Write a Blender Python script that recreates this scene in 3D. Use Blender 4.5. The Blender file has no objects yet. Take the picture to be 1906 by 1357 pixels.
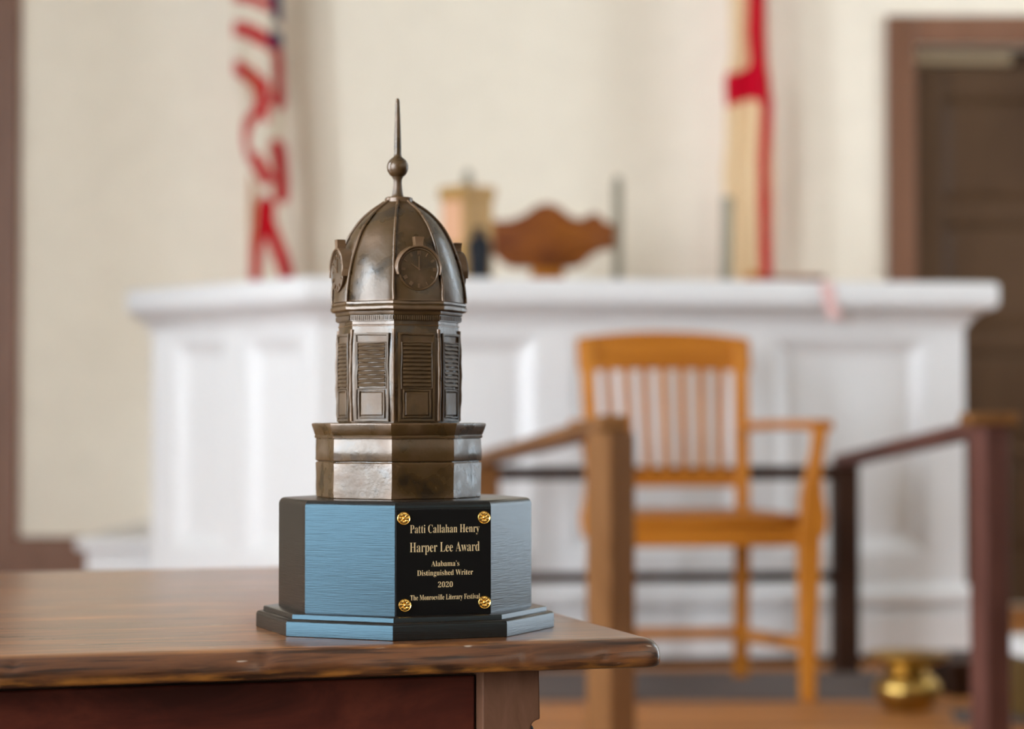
import bpy, bmesh, math, random
from mathutils import Vector, Matrix, noise

random.seed(7)
PI = math.pi
SC = bpy.context.scene
COL = SC.collection

# ------------------------------------------------------------------ camera, world, exposure
CAM_Z = 0.894
F_PX = 4200.0
cam_data = bpy.data.cameras.new('camera')
cam = bpy.data.objects.new('camera', cam_data)
COL.objects.link(cam)
SC.camera = cam
cam_data.sensor_width = 36.0
cam_data.lens = F_PX / 1906.0 * 36.0
cam.location = (0, 0, CAM_Z)
cam.rotation_euler = (PI / 2 + math.atan((785 - 678.5) / F_PX), 0, 0)
cam_data.clip_start = 0.05
cam_data.dof.use_dof = True
cam_data.dof.focus_distance = 1.80
cam_data.dof.aperture_fstop = 4.2

world = bpy.data.worlds.new('world')
SC.world = world
world.use_nodes = True
world.node_tree.nodes['Background'].inputs[0].default_value = (0.62, 0.80, 1.0, 1)
world.node_tree.nodes['Background'].inputs[1].default_value = 1.0

vs = SC.view_settings
vs.view_transform = 'Standard'
vs.look = 'None'
vs.exposure = 1.03
vs.gamma = 1.0
vs.use_curve_mapping = False
SC.cycles.max_bounces = 6
SC.cycles.diffuse_bounces = 4
SC.cycles.glossy_bounces = 3
SC.cycles.transmission_bounces = 0
SC.cycles.caustics_reflective = False
SC.cycles.caustics_refractive = False

WIN_LEFT = (0.82, 0.905, 1.0, 13.0)      # daylight seen through the left windows: colour, strength
WIN_RIGHT = (0.78, 0.89, 1.0, 5.0)
WIN_REAR = (0.90, 0.95, 1.0, 9.0)

# ------------------------------------------------------------------ helpers
class MB:
    """collects shapes, links them as ONE mesh object"""
    def __init__(s):
        s.v = []; s.f = []
    def add(s, vs_, fs_, M=None):
        b = len(s.v)
        if M is not None:
            vs_ = [M @ Vector(p) for p in vs_]
        s.v += [tuple(p) for p in vs_]
        s.f += [tuple(i + b for i in f) for f in fs_]
        return s
    def box(s, x0, x1, y0, y1, z0, z1, M=None):
        p = [(x0, y0, z0), (x1, y0, z0), (x1, y1, z0), (x0, y1, z0), (x0, y0, z1), (x1, y0, z1), (x1, y1, z1), (x0, y1, z1)]
        return s.add(p, [(3, 2, 1, 0), (4, 5, 6, 7), (0, 1, 5, 4), (1, 2, 6, 5), (2, 3, 7, 6), (3, 0, 4, 7)], M)
    def loft(s, rings, cap0=True, cap1=True, M=None, closed=True):
        n = len(rings[0]); vs_ = []; fs_ = []
        for r in rings: vs_ += list(r)
        m = n if closed else n - 1
        for i in range(len(rings) - 1):
            for j in range(m):
                k = (j + 1) % n
                fs_.append((i * n + j, i * n + k, (i + 1) * n + k, (i + 1) * n + j))
        if cap0: fs_.append(tuple(reversed(range(n))))
        if cap1: fs_.append(tuple(range((len(rings) - 1) * n, len(rings) * n)))
        return s.add(vs_, fs_, M)
    def lathe(s, prof, seg=32, M=None, cap0=True, cap1=True):
        rings = [[(r * math.cos(2 * PI * j / seg), r * math.sin(2 * PI * j / seg), z) for j in range(seg)] for r, z in prof]
        return s.loft(rings, cap0, cap1, M)
    def prism(s, poly, z0, z1, M=None):
        return s.loft([[(x, y, z0) for x, y in poly], [(x, y, z1) for x, y in poly]], M=M)
    def tube(s, path, rad, seg=8, M=None, flat=None):
        """round (or elliptical: flat=(a,b) factors) tube along points"""
        P = [Vector(p) for p in path]; rings = []
        ref = Vector((0, 0, 1))
        d0 = (P[-1] - P[0]).normalized()
        if abs(d0.dot(ref)) > .9: ref = Vector((1, 0, 0))
        for i, p in enumerate(P):
            d = (P[min(i + 1, len(P) - 1)] - P[max(i - 1, 0)]).normalized()
            a = d.cross(ref).normalized(); b = d.cross(a).normalized()
            r = rad[i] if isinstance(rad, (list, tuple)) else rad
            fa, fb = flat or (1, 1)
            rings.append([p + a * (r * fa * math.cos(2 * PI * j / seg)) + b * (r * fb * math.sin(2 * PI * j / seg)) for j in range(seg)])
        return s.loft(rings, M=M)
    def bar(s, a, b, w, t, ref=(0, 0, 1), M=None, w1=None, t1=None):
        """rectangular bar from a to b, w across (perpendicular to ref), t along ref"""
        a = Vector(a); b = Vector(b); d = (b - a).normalized(); ref = Vector(ref)
        u = d.cross(ref).normalized(); v = u.cross(d).normalized()
        w1 = w if w1 is None else w1; t1 = t if t1 is None else t1
        def rg(p, w_, t_): return [p - u * w_ / 2 - v * t_ / 2, p + u * w_ / 2 - v * t_ / 2, p + u * w_ / 2 + v * t_ / 2, p - u * w_ / 2 + v * t_ / 2]
        return s.loft([rg(a, w, t), rg(b, w1, t1)], M=M)
    def build(s, name, mat, parent=None, loc=(0, 0, 0), rotz=0, smooth=None, bevel=0, seg=2):
        me = bpy.data.meshes.new(name)
        me.from_pydata(s.v, [], s.f)
        bm = bmesh.new(); bm.from_mesh(me)
        bmesh.ops.recalc_face_normals(bm, faces=bm.faces[:])
        bm.to_mesh(me); bm.free()
        return link(name, me, mat, parent, loc, rotz, smooth, bevel, seg)

def link(name, me, mat, parent=None, loc=(0, 0, 0), rotz=0, smooth=None, bevel=0, seg=2):
    if mat and not me.materials: me.materials.append(mat)
    o = bpy.data.objects.new(name, me); COL.objects.link(o)
    o.location = loc; o.rotation_euler = (0, 0, rotz)
    if parent: o.parent = parent
    if smooth is not None:
        for p in me.polygons: p.use_smooth = True
        me.set_sharp_from_angle(angle=math.radians(smooth))
    if bevel:
        b = o.modifiers.new('bevel', 'BEVEL'); b.width = bevel; b.segments = seg; b.limit_method = 'ANGLE'; b.angle_limit = math.radians(40)
    return o

def thing(name, label, cat, loc=(0, 0, 0), rotz=0, group=None):
    o = bpy.data.objects.new(name, None); COL.objects.link(o)
    o.empty_display_size = .05
    o.location = loc; o.rotation_euler = (0, 0, rotz)
    return tag(o, label, cat, group)

def tag(o, label, cat, group=None):
    o['label'] = label; o['category'] = cat
    if group: o['group'] = group
    return o

def struct(o, label=None):
    o['kind'] = 'structure'
    if label: o['label'] = label
    return o

def lin(c):
    return tuple(((x / 255) / 12.92 if x / 255 <= .04045 else ((x / 255 + .055) / 1.055) ** 2.4) for x in c)

# ------------------------------------------------------------------ materials
def mat_new(name):
    m = bpy.data.materials.new(name); m.use_nodes = True
    nt = m.node_tree
    return m, nt, nt.nodes['Principled BSDF']

def nd(nt, typ, **kw):
    n = nt.nodes.new(typ)
    for k, v in kw.items(): setattr(n, k, v)
    return n

def plain(name, col, rough=.5, metal=0.0, bump=0.0, bscale=60, var=0.06, spec=.5):
    """flat colour with a slight procedural mottling and fine relief"""
    m, nt, b = mat_new(name)
    tc = nd(nt, 'ShaderNodeTexCoord'); n = nd(nt, 'ShaderNodeTexNoise')
    n.inputs['Scale'].default_value = bscale; n.inputs['Detail'].default_value = 4
    nt.links.new(tc.outputs['Object'], n.inputs['Vector'])
    r = nd(nt, 'ShaderNodeValToRGB')
    r.color_ramp.elements[0].position = .3; r.color_ramp.elements[1].position = .7
    r.color_ramp.elements[0].color = (*[max(0, c * (1 - var)) for c in col], 1)
    r.color_ramp.elements[1].color = (*[min(1, c * (1 + var)) for c in col], 1)
    nt.links.new(n.outputs['Fac'], r.inputs['Fac']); nt.links.new(r.outputs['Color'], b.inputs['Base Color'])
    b.inputs['Roughness'].default_value = rough; b.inputs['Metallic'].default_value = metal
    b.inputs['Specular IOR Level'].default_value = spec
    if bump:
        bp = nd(nt, 'ShaderNodeBump'); bp.inputs['Strength'].default_value = bump; bp.inputs['Distance'].default_value = .002
        nt.links.new(n.outputs['Fac'], bp.inputs['Height']); nt.links.new(bp.outputs['Normal'], b.inputs['Normal'])
    return m

def wood(name, dark, mid, light, scale=(3, 40, 40), rough=.35, bump=.15, coat=0.0, spec=.5):
    """grain runs along local X (small scale on the grain axis)"""
    m, nt, b = mat_new(name)
    tc = nd(nt, 'ShaderNodeTexCoord'); mp = nd(nt, 'ShaderNodeMapping')
    mp.inputs['Scale'].default_value = scale
    nt.links.new(tc.outputs['Object'], mp.inputs['Vector'])
    n = nd(nt, 'ShaderNodeTexNoise'); n.inputs['Scale'].default_value = 1.0; n.inputs['Detail'].default_value = 7; n.inputs['Roughness'].default_value = .62; n.inputs['Distortion'].default_value = .6
    nt.links.new(mp.outputs['Vector'], n.inputs['Vector'])
    r = nd(nt, 'ShaderNodeValToRGB')
    e = r.color_ramp.elements
    e[0].position = .32; e[0].color = (*dark, 1); e[1].position = .72; e[1].color = (*light, 1)
    k = e.new(.5); k.color = (*mid, 1)
    nt.links.new(n.outputs['Fac'], r.inputs['Fac']); nt.links.new(r.outputs['Color'], b.inputs['Base Color'])
    b.inputs['Roughness'].default_value = rough; b.inputs['Specular IOR Level'].default_value = spec
    b.inputs['Coat Weight'].default_value = coat
    bp = nd(nt, 'ShaderNodeBump'); bp.inputs['Strength'].default_value = bump; bp.inputs['Distance'].default_value = .001
    nt.links.new(n.outputs['Fac'], bp.inputs['Height']); nt.links.new(bp.outputs['Normal'], b.inputs['Normal'])
    return m

def glow(name, col, strength):
    m, nt, b = mat_new(name)
    b.inputs['Base Color'].default_value = (.02, .02, .02, 1)
    b.inputs['Emission Color'].default_value = (*col, 1); b.inputs['Emission Strength'].default_value = strength
    return m

M_WALL = plain('cream_plaster', (.885, .80, .66), .85, bump=.08, bscale=9, var=.02)
M_CEIL = plain('ceiling_paint', (.52, .47, .40), .9, var=.02)
M_REAR = plain('rear_panelling', (.085, .048, .026), .6, var=.1, bscale=5)
M_WHITE = plain('white_paint', (.72, .71, .70), .45, bump=.03, bscale=30, var=.015)
M_CASING = wood('dark_casing_wood', (.15, .066, .034), (.21, .098, .055), (.27, .132, .080), (3, 3, .6), .42, .1, spec=.3)
M_DOOR = wood('dark_door_wood', (.055, .027, .012), (.086, .045, .021), (.12, .067, .034), (3, 3, .6), .42, .1, spec=.25)
M_FLOOR = wood('old_floor_boards', (.05, .030, .018), (.085, .052, .032), (.12, .08, .05), (1.2, 18, 18), .45, .2)
M_PLANK = [wood('varnished_plank_%d' % i, *[tuple(c * k for c in col) for col in ((.28, .108, .028), (.41, .165, .048), (.52, .23, .075))], (1.2, 18, 18), .55, .2, spec=.2) for i, k in enumerate((.85, 1.0, 1.15))]
M_OAK = wood('golden_oak', (.34, .110, .009), (.45, .160, .015), (.56, .22, .030), (14, 14, 2.0), .42, .12, spec=.2)
M_OAKX = wood('golden_oak_across', (.32, .10, .008), (.42, .145, .013), (.52, .195, .024), (2.0, 14, 14), .42, .12, spec=.2)
M_RAIL = wood('brown_railing_wood', (.12, .048, .013), (.17, .072, .022), (.22, .10, .036), (10, 10, 2), .55, .15, spec=.12)
M_RAILD = wood('dark_railing_wood', (.022, .0085, .004), (.036, .014, .0065), (.055, .022, .011), (10, 10, 2), .5, .15, spec=.15)
M_RAILR = wood('reddish_railing_wood', (.072, .026, .018), (.105, .040, .029), (.14, .057, .043), (10, 10, 2), .55, .15, spec=.15)
M_BRASS = plain('aged_brass', (.42, .27, .075), .34, 1.0, bump=.1, bscale=25, var=.25)
M_GOLD = plain('polished_gold', (.95, .60, .16), .16, 1.0, var=.05)
M_STEEL = plain('brushed_steel', (.42, .33, .22), .42, 1.0, var=.05)
M_GREYPOST = plain('grey_green_paint', (.27, .24, .17), .5, var=.08)
M_JUDGE = wood('carved_chair_wood', (.13, .030, .008), (.22, .062, .010), (.32, .10, .010), (5, 5, 9), .4, .15, spec=.25)
M_NAVY = plain('dark_navy_glaze', (.010, .011, .015), .6, var=.1, spec=.2)
M_BOXGOLD = wood('golden_box_wood', (.34, .18, .045), (.46, .26, .07), (.56, .34, .11), (6, 6, 2), .5, .1)
M_PINKP = plain('pink_paper', (.68, .37, .22), .8, var=.05)
M_RIBBON = plain('faded_pink_ribbon', (.72, .46, .43), .7, var=.05)
M_MAT = plain('grey_brown_matting', (.105, .078, .066), .9, bump=.4, bscale=120, var=.2)
M_OLIVE = wood('olive_brown_wood', (.060, .030, .004), (.085, .045, .007), (.11, .06, .012), (10, 10, 2), .45, .1)

# blackened lacquer with fine horizontal brush grain (trophy block)
def mat_black_block():
    m, nt, b = mat_new('black_satin_lacquer')
    tc = nd(nt, 'ShaderNodeTexCoord'); mp = nd(nt, 'ShaderNodeMapping'); mp.inputs['Scale'].default_value = (45, 45, 1300)
    nt.links.new(tc.outputs['Object'], mp.inputs['Vector'])
    n = nd(nt, 'ShaderNodeTexNoise'); n.inputs['Scale'].default_value = 1.0; n.inputs['Detail'].default_value = 3
    nt.links.new(mp.outputs['Vector'], n.inputs['Vector'])
    bp = nd(nt, 'ShaderNodeBump'); bp.inputs['Strength'].default_value = .30; bp.inputs['Distance'].default_value = .0004
    nt.links.new(n.outputs['Fac'], bp.inputs['Height']); nt.links.new(bp.outputs['Normal'], b.inputs['Normal'])
    b.inputs['Base Color'].default_value = (.015, .0095, .0065, 1)
    b.inputs['Roughness'].default_value = .25
    b.inputs['IOR'].default_value = 1.46; b.inputs['Specular Tint'].default_value = (.30, .60, .76, 1)
    return m
M_BLACK = mat_black_block()
M_PLAQUE = plain('black_plaque_enamel', (.0035, .0035, .0035), .30, var=.05, spec=.25)
M_LETTER = plain('pale_gold_lettering', (.72, .54, .28), .5, var=.02)

# patinated bronze: brown metal with worn bright and grey-green cloudy areas
def mat_bronze(name, worn, ro=0.0):
    m, nt, b = mat_new(name); L = nt.links
    tc = nd(nt, 'ShaderNodeTexCoord')
    n = nd(nt, 'ShaderNodeTexNoise'); n.inputs['Scale'].default_value = 42; n.inputs['Detail'].default_value = 3.5; n.inputs['Roughness'].default_value = .5
    n2 = nd(nt, 'ShaderNodeTexNoise'); n2.inputs['Scale'].default_value = 420; n2.inputs['Detail'].default_value = 3
    n3 = nd(nt, 'ShaderNodeTexNoise'); n3.inputs['Scale'].default_value = 95; n3.inputs['Detail'].default_value = 4
    for k in (n, n2, n3): L.new(tc.outputs['Object'], k.inputs['Vector'])
    r = nd(nt, 'ShaderNodeValToRGB'); e = r.color_ramp.elements
    e[0].position = .30; e[0].color = (.026, .014, .005, 1)
    e[1].position = .72; e[1].color = (.115, .062, .026, 1)
    k = e.new(.47); k.color = (.068, .033, .006, 1)
    k = e.new(.60); k.color = (.080, .040, .012, 1)
    L.new(n.outputs['Fac'], r.inputs['Fac'])
    # rubbed copper on the convex edges
    g = nd(nt, 'ShaderNodeNewGeometry')
    pr = nd(nt, 'ShaderNodeMapRange'); pr.inputs['From Min'].default_value = .525; pr.inputs['From Max'].default_value = .62; pr.inputs['To Max'].default_value = worn
    L.new(g.outputs['Pointiness'], pr.inputs['Value'])
    mx = nd(nt, 'ShaderNodeMix', data_type='RGBA'); mx.inputs['B'].default_value = (.23, .125, .060, 1)
    L.new(pr.outputs[0], mx.inputs['Factor']); L.new(r.outputs['Color'], mx.inputs['A']); L.new(mx.outputs['Result'], b.inputs['Base Color'])
    mr = nd(nt, 'ShaderNodeMapRange'); mr.inputs['From Min'].default_value = .32; mr.inputs['From Max'].default_value = .68
    mr.inputs['To Min'].default_value = .20 + ro; mr.inputs['To Max'].default_value = .40 + ro
    L.new(n.outputs['Fac'], mr.inputs['Value']); L.new(mr.outputs['Result'], b.inputs['Roughness'])
    b.inputs['Metallic'].default_value = .28
    b.inputs['IOR'].default_value = 1.6; b.inputs['Specular Tint'].default_value = (.78, .92, 1.0, 1)
    a1 = nd(nt, 'ShaderNodeMath', operation='ADD'); mul = nd(nt, 'ShaderNodeMath', operation='MULTIPLY'); mul.inputs[1].default_value = .25
    L.new(n2.outputs['Fac'], mul.inputs[0]); L.new(n3.outputs['Fac'], a1.inputs[0]); L.new(mul.outputs[0], a1.inputs[1])
    bp = nd(nt, 'ShaderNodeBump'); bp.inputs['Strength'].default_value = .3; bp.inputs['Distance'].default_value = .0010
    L.new(a1.outputs[0], bp.inputs['Height']); L.new(bp.outputs['Normal'], b.inputs['Normal'])
    return m
M_BRONZE = mat_bronze('patinated_bronze', .6)
M_BRONZE2 = mat_bronze('patinated_bronze_relief', .12, .14)
M_BRONZE3 = mat_bronze('patinated_bronze_clock', .55, .1)

# table top: polished brown boards, rounded edge with shade painted into its colour, worn orange arris and pale scuffs
def mat_table():
    m, nt, b = mat_new('worn_table_wood')
    L = nt.links
    tc = nd(nt, 'ShaderNodeTexCoord')
    mp = nd(nt, 'ShaderNodeMapping'); mp.inputs['Scale'].default_value = (3.2, 30, 30); L.new(tc.outputs['Object'], mp.inputs['Vector'])
    n = nd(nt, 'ShaderNodeTexNoise'); n.inputs['Scale'].default_value = 1; n.inputs['Detail'].default_value = 8; n.inputs['Roughness'].default_value = .68; n.inputs['Distortion'].default_value = .9
    L.new(mp.outputs['Vector'], n.inputs['Vector'])
    r = nd(nt, 'ShaderNodeValToRGB'); e = r.color_ramp.elements
    e[0].position = .28; e[0].color = (.036, .012, .004, 1); e[1].position = .68; e[1].color = (.27, .120, .042, 1)
    k = e.new(.5); k.color = (.115, .046, .015, 1)
    L.new(n.outputs['Fac'], r.inputs['Fac'])
    # fine dark pores
    mp2 = nd(nt, 'ShaderNodeMapping'); mp2.inputs['Scale'].default_value = (13, 230, 230); L.new(tc.outputs['Object'], mp2.inputs['Vector'])
    n2 = nd(nt, 'ShaderNodeTexNoise'); n2.inputs['Scale'].default_value = 1; n2.inputs['Detail'].default_value = 3; L.new(mp2.outputs['Vector'], n2.inputs['Vector'])
    pr = nd(nt, 'ShaderNodeValToRGB'); pr.color_ramp.elements[0].position = .36; pr.color_ramp.elements[0].color = (.30, .28, .27, 1); pr.color_ramp.elements[1].position = .50; pr.color_ramp.elements[1].color = (1, 1, 1, 1)
    L.new(n2.outputs['Fac'], pr.inputs['Fac'])
    mu = nd(nt, 'ShaderNodeMix', data_type='RGBA', blend_type='MULTIPLY'); mu.inputs['Factor'].default_value = 1
    L.new(r.outputs['Color'], mu.inputs['A']); L.new(pr.outputs['Color'], mu.inputs['B'])
    # worn lower arris (z near the bottom of the slab) broken up by noise
    sep = nd(nt, 'ShaderNodeSeparateXYZ'); L.new(tc.outputs['Object'], sep.inputs[0])
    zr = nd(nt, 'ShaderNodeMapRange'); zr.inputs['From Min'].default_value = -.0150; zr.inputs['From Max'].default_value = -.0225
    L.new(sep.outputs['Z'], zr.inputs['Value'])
    mp3 = nd(nt, 'ShaderNodeMapping'); mp3.inputs['Scale'].default_value = (26, 60, 120); L.new(tc.outputs['Object'], mp3.inputs['Vector'])
    n3 = nd(nt, 'ShaderNodeTexNoise'); n3.inputs['Scale'].default_value = 1; n3.inputs['Detail'].default_value = 5; L.new(mp3.outputs['Vector'], n3.inputs['Vector'])
    nr = nd(nt, 'ShaderNodeMapRange'); nr.inputs['From Min'].default_value = .45; nr.inputs['From Max'].default_value = .63; L.new(n3.outputs['Fac'], nr.inputs['Value'])
    wm = nd(nt, 'ShaderNodeMath', operation='MULTIPLY'); L.new(zr.outputs[0], wm.inputs[0]); L.new(nr.outputs[0], wm.inputs[1])
    wx = nd(nt, 'ShaderNodeMix', data_type='RGBA'); wx.inputs['B'].default_value = (.36, .135, .022, 1)
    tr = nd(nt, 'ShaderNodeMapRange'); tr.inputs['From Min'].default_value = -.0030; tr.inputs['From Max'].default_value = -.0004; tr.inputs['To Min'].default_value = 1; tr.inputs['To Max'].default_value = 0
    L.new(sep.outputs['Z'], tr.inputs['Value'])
    edge_shade = nd(nt, 'ShaderNodeMix', data_type='RGBA', blend_type='MULTIPLY'); edge_shade.inputs['B'].default_value = (.62, .50, .46, 1)  # shade put into the edge colour; the top is lightened against it
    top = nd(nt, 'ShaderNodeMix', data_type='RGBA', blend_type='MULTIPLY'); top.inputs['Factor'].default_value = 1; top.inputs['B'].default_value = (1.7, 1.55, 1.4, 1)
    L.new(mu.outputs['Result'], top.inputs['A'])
    L.new(tr.outputs[0], edge_shade.inputs['Factor']); L.new(mu.outputs['Result'], edge_shade.inputs['A'])
    tm = nd(nt, 'ShaderNodeMix', data_type='RGBA'); L.new(tr.outputs[0], tm.inputs['Factor']); L.new(top.outputs['Result'], tm.inputs['A']); L.new(edge_shade.outputs['Result'], tm.inputs['B'])
    L.new(wm.outputs[0], wx.inputs['Factor']); L.new(tm.outputs['Result'], wx.inputs['A'])
    # pale scuffs
    mp4 = nd(nt, 'ShaderNodeMapping'); mp4.inputs['Scale'].default_value = (38, 90, 170); L.new(tc.outputs['Object'], mp4.inputs['Vector'])
    n4 = nd(nt, 'ShaderNodeTexNoise'); n4.inputs['Scale'].default_value = 1; n4.inputs['Detail'].default_value = 2; L.new(mp4.outputs['Vector'], n4.inputs['Vector'])
    sr = nd(nt, 'ShaderNodeMapRange'); sr.inputs['From Min'].default_value = .715; sr.inputs['From Max'].default_value = .76; sr.inputs['To Max'].default_value = .7; L.new(n4.outputs['Fac'], sr.inputs['Value'])
    sx = nd(nt, 'ShaderNodeMix', data_type='RGBA'); sx.inputs['B'].default_value = (.42, .34, .27, 1)
    L.new(sr.outputs[0], sx.inputs['Factor']); L.new(wx.outputs['Result'], sx.inputs['A'])
    L.new(sx.outputs['Result'], b.inputs['Base Color'])
    rr = nd(nt, 'ShaderNodeMapRange'); rr.inputs['To Min'].default_value = .22; rr.inputs['To Max'].default_value = .36; L.new(n.outputs['Fac'], rr.inputs['Value'])
    L.new(rr.outputs[0], b.inputs['Roughness'])
    bp = nd(nt, 'ShaderNodeBump'); b.inputs['Coat Weight'].default_value = .45; b.inputs['Coat Roughness'].default_value = .22
    bp.inputs['Strength'].default_value = .2; bp.inputs['Distance'].default_value = .0004
    ad = nd(nt, 'ShaderNodeMath', operation='ADD'); L.new(n.outputs['Fac'], ad.inputs[0]); L.new(pr.outputs['Color'], ad.inputs[1])
    L.new(ad.outputs[0], bp.inputs['Height']); L.new(bp.outputs['Normal'], b.inputs['Normal'])
    return m
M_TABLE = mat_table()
M_APRON = wood('red_brown_drawer_wood', (.034, .0065, .004), (.070, .014, .008), (.125, .028, .014), (9, 25, 25), .36, .12, spec=.3)
M_LEG = wood('table_leg_wood', (.105, .046, .024), (.130, .059, .032), (.16, .075, .044), (60, 60, 14), .5, .2, spec=.2)

def mat_flag():
    m, nt, b = mat_new('flag_cloth')
    a = nd(nt, 'ShaderNodeVertexColor'); a.layer_name = 'dye'
    n = nd(nt, 'ShaderNodeTexNoise'); n.inputs['Scale'].default_value = 300
    tc = nd(nt, 'ShaderNodeTexCoord'); nt.links.new(tc.outputs['Object'], n.inputs['Vector'])
    bp = nd(nt, 'ShaderNodeBump'); bp.inputs['Strength'].default_value = .1; nt.links.new(n.outputs['Fac'], bp.inputs['Height']); nt.links.new(bp.outputs['Normal'], b.inputs['Normal'])
    nt.links.new(a.outputs['Color'], b.inputs['Base Color'])
    b.inputs['Roughness'].default_value = .75
    b.inputs['Specular IOR Level'].default_value = .1
    return m
M_FLAG = mat_flag()

# ------------------------------------------------------------------ the room
RX0, RX1, RY0, RY1, RZ1 = -4.2, 4.2, -6.0, 8.2, 4.2
WT = .25
struct(MB().box(RX0 - WT, RX1 + WT, RY0 - WT, RY1 + WT, -.1, 0).build('floor', M_FLOOR), 'old brown wooden courtroom floor')
struct(MB().box(RX0 - WT, RX1 + WT, RY0 - WT, RY1 + WT, RZ1, RZ1 + .15).build('ceiling', M_CEIL), 'pale plaster ceiling')

DOOR_X0, DOOR_X1, DOOR_TOP, STEP1 = 1.467, 2.32, 2.268, .225
# back wall with the opening for the door
w = MB()
w.box(RX0 - WT, DOOR_X0, RY1, RY1 + WT, 0, RZ1)
w.box(DOOR_X1, RX1 + WT, RY1, RY1 + WT, 0, RZ1)
w.box(DOOR_X0, DOOR_X1, RY1, RY1 + WT, DOOR_TOP, RZ1)
w.box(DOOR_X0, DOOR_X1, RY1, RY1 + WT, 0, STEP1)
w.box(DOOR_X0, DOOR_X1, RY1 + WT - .05, RY1 + WT, STEP1, DOOR_TOP)
struct(w.build('wall_back', M_WALL), 'cream plaster wall behind the flags')

def side_wall(name, x0, x1, wins, label):
    z0, z1 = .35, 3.9
    m = MB(); y = RY0
    for (c, wd) in wins:
        m.box(x0, x1, y, c - wd / 2, 0, RZ1)
        m.box(x0, x1, c - wd / 2, c + wd / 2, 0, z0)
        m.box(x0, x1, c - wd / 2, c + wd / 2, z1, RZ1)
        y = c + wd / 2
    m.box(x0, x1, y, RY1, 0, RZ1)
    struct(m.build(name, M_WALL), label)

def rear_wall(wins):
    z0, z1 = .35, 3.9
    m = MB(); x = RX0 - WT
    for (c, wd) in wins:
        m.box(x, c - wd / 2, RY0 - WT, RY0, 0, RZ1)
        m.box(c - wd / 2, c + wd / 2, RY0 - WT, RY0, 0, z0)
        m.box(c - wd / 2, c + wd / 2, RY0 - WT, RY0, z1, RZ1)
        x = c + wd / 2
    m.box(x, RX1 + WT, RY0 - WT, RY0, 0, RZ1)
    struct(m.build('wall_rear', M_REAR), 'dark panelled wall behind the photographer')

def window(n, side, c, wd, glowmat, label, rear=False):
    z0, z1 = .35, 3.9
    x = RX0 if side < 0 else RX1
    root = struct(bpy.data.objects.new('window_%d' % n, None), label); COL.objects.link(root); root.location = (x + side * .12, c, z0)
    if rear:
        root.location = (c, RY0 - .12, z0); root.rotation_euler = (0, 0, PI / 2)
    h = z1 - z0; hw = wd / 2
    fr = MB()
    fr.box(-.04, .04, -hw, -hw + .06, 0, h).box(-.04, .04, hw - .06, hw, 0, h).box(-.04, .04, -hw + .06, hw - .06, 0, .07).box(-.04, .04, -hw + .06, hw - .06, h - .07, h)
    fr.box(-.035, .035, -hw + .06, hw - .06, h / 2 - .03, h / 2 + .03)
    fr.build('window_frame', M_WHITE, root)
    for zc in (h * .27, h * .73):
        MB().box(-.012, .012, -hw + .06, hw - .06, zc - .012, zc + .012).build('glazing_bar', M_WHITE, root)
    MB().box(-.012, .012, -.012, .012, .07, h - .07).build('glazing_bar', M_WHITE, root)
    MB().box(side * .028 - .004, side * .028 + .004, -hw + .06, hw - .06, .07, h - .07).build('pane', glowmat, root)
    MB().box(-side * .18, -side * .02, -hw - .05, hw + .05, -.04, 0).build('window_sill', M_WHITE, root)

wn = struct(bpy.data.objects.new('trim_3', None), 'added dark wooden wainscot on the unseen right wall, dims reflections'); COL.objects.link(wn)  # boards added out of view to darken what the trophy's front faces reflect
for i_ in range(52):
    MB().box(RX1 - .03, RX1, RY0 + i_ * .205, RY0 + i_ * .205 + .197, .0, 1.62).build('added_board', M_REAR, wn, bevel=.004)
MB().box(RX1 - .06, RX1, RY0, RY0 + 52 * .205, 1.62, 1.68).build('added_wainscot_cap', M_REAR, wn)
GL = glow('daylit_left_glass', WIN_LEFT[:3], WIN_LEFT[3]); GR = glow('daylit_right_glass', WIN_RIGHT[:3], WIN_RIGHT[3]); GB = glow('daylit_rear_glass', WIN_REAR[:3], WIN_REAR[3])
BW = []
rear_wall(BW)
LW = [(-4.4, 2.2), (-1.1, 2.0), (3.0, 1.1)]
RW = [(5.9, 1.0)]
side_wall('wall_left', RX0 - WT, RX0, LW, 'cream wall with tall daylit windows')
side_wall('wall_right', RX1, RX1 + WT, RW, 'cream wall with one tall daylit window')
k = 1
for c, wd in LW: window(k, -1, c, wd, GL, 'tall daylit sash window'); k += 1
for c, wd in RW: window(k, 1, c, wd, GR, 'tall daylit sash window'); k += 1
for c, wd in BW: window(k, -1, c, wd, GB, 'tall daylit sash window', True); k += 1

# door casing, leaf, closer
def casing(n, x0, x1, top, wd, label, head=True, left=True, right=True):
    root = struct(bpy.data.objects.new('trim_%d' % n, None), label); COL.objects.link(root); root.location = (x0, RY1, STEP1)
    H = top - STEP1; W = x1 - x0
    if left: MB().box(-wd, 0, -.03, 0, 0, H + wd).build('jamb_casing', M_CASING, root, bevel=.006)
    if right: MB().box(W, W + wd, -.03, 0, 0, H + wd).build('jamb_casing', M_CASING, root, bevel=.006)
    if head: MB().box(0, W, -.03, 0, H, H + wd).build('head_casing', M_CASING, root, bevel=.006)
    return root
casing(1, DOOR_X0, DOOR_X1, DOOR_TOP, .104, 'dark brown wooden casing around the panelled door')
casing(2, -2.75, -1.905, 2.45, .115, 'dark brown wooden casing at the far left of the wall')
struct(MB().box(-2.75, -1.905, RY1 - .012, RY1 - .001, STEP1, 2.45).build('door_2', M_DOOR), 'dark wooden door at far left')

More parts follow.
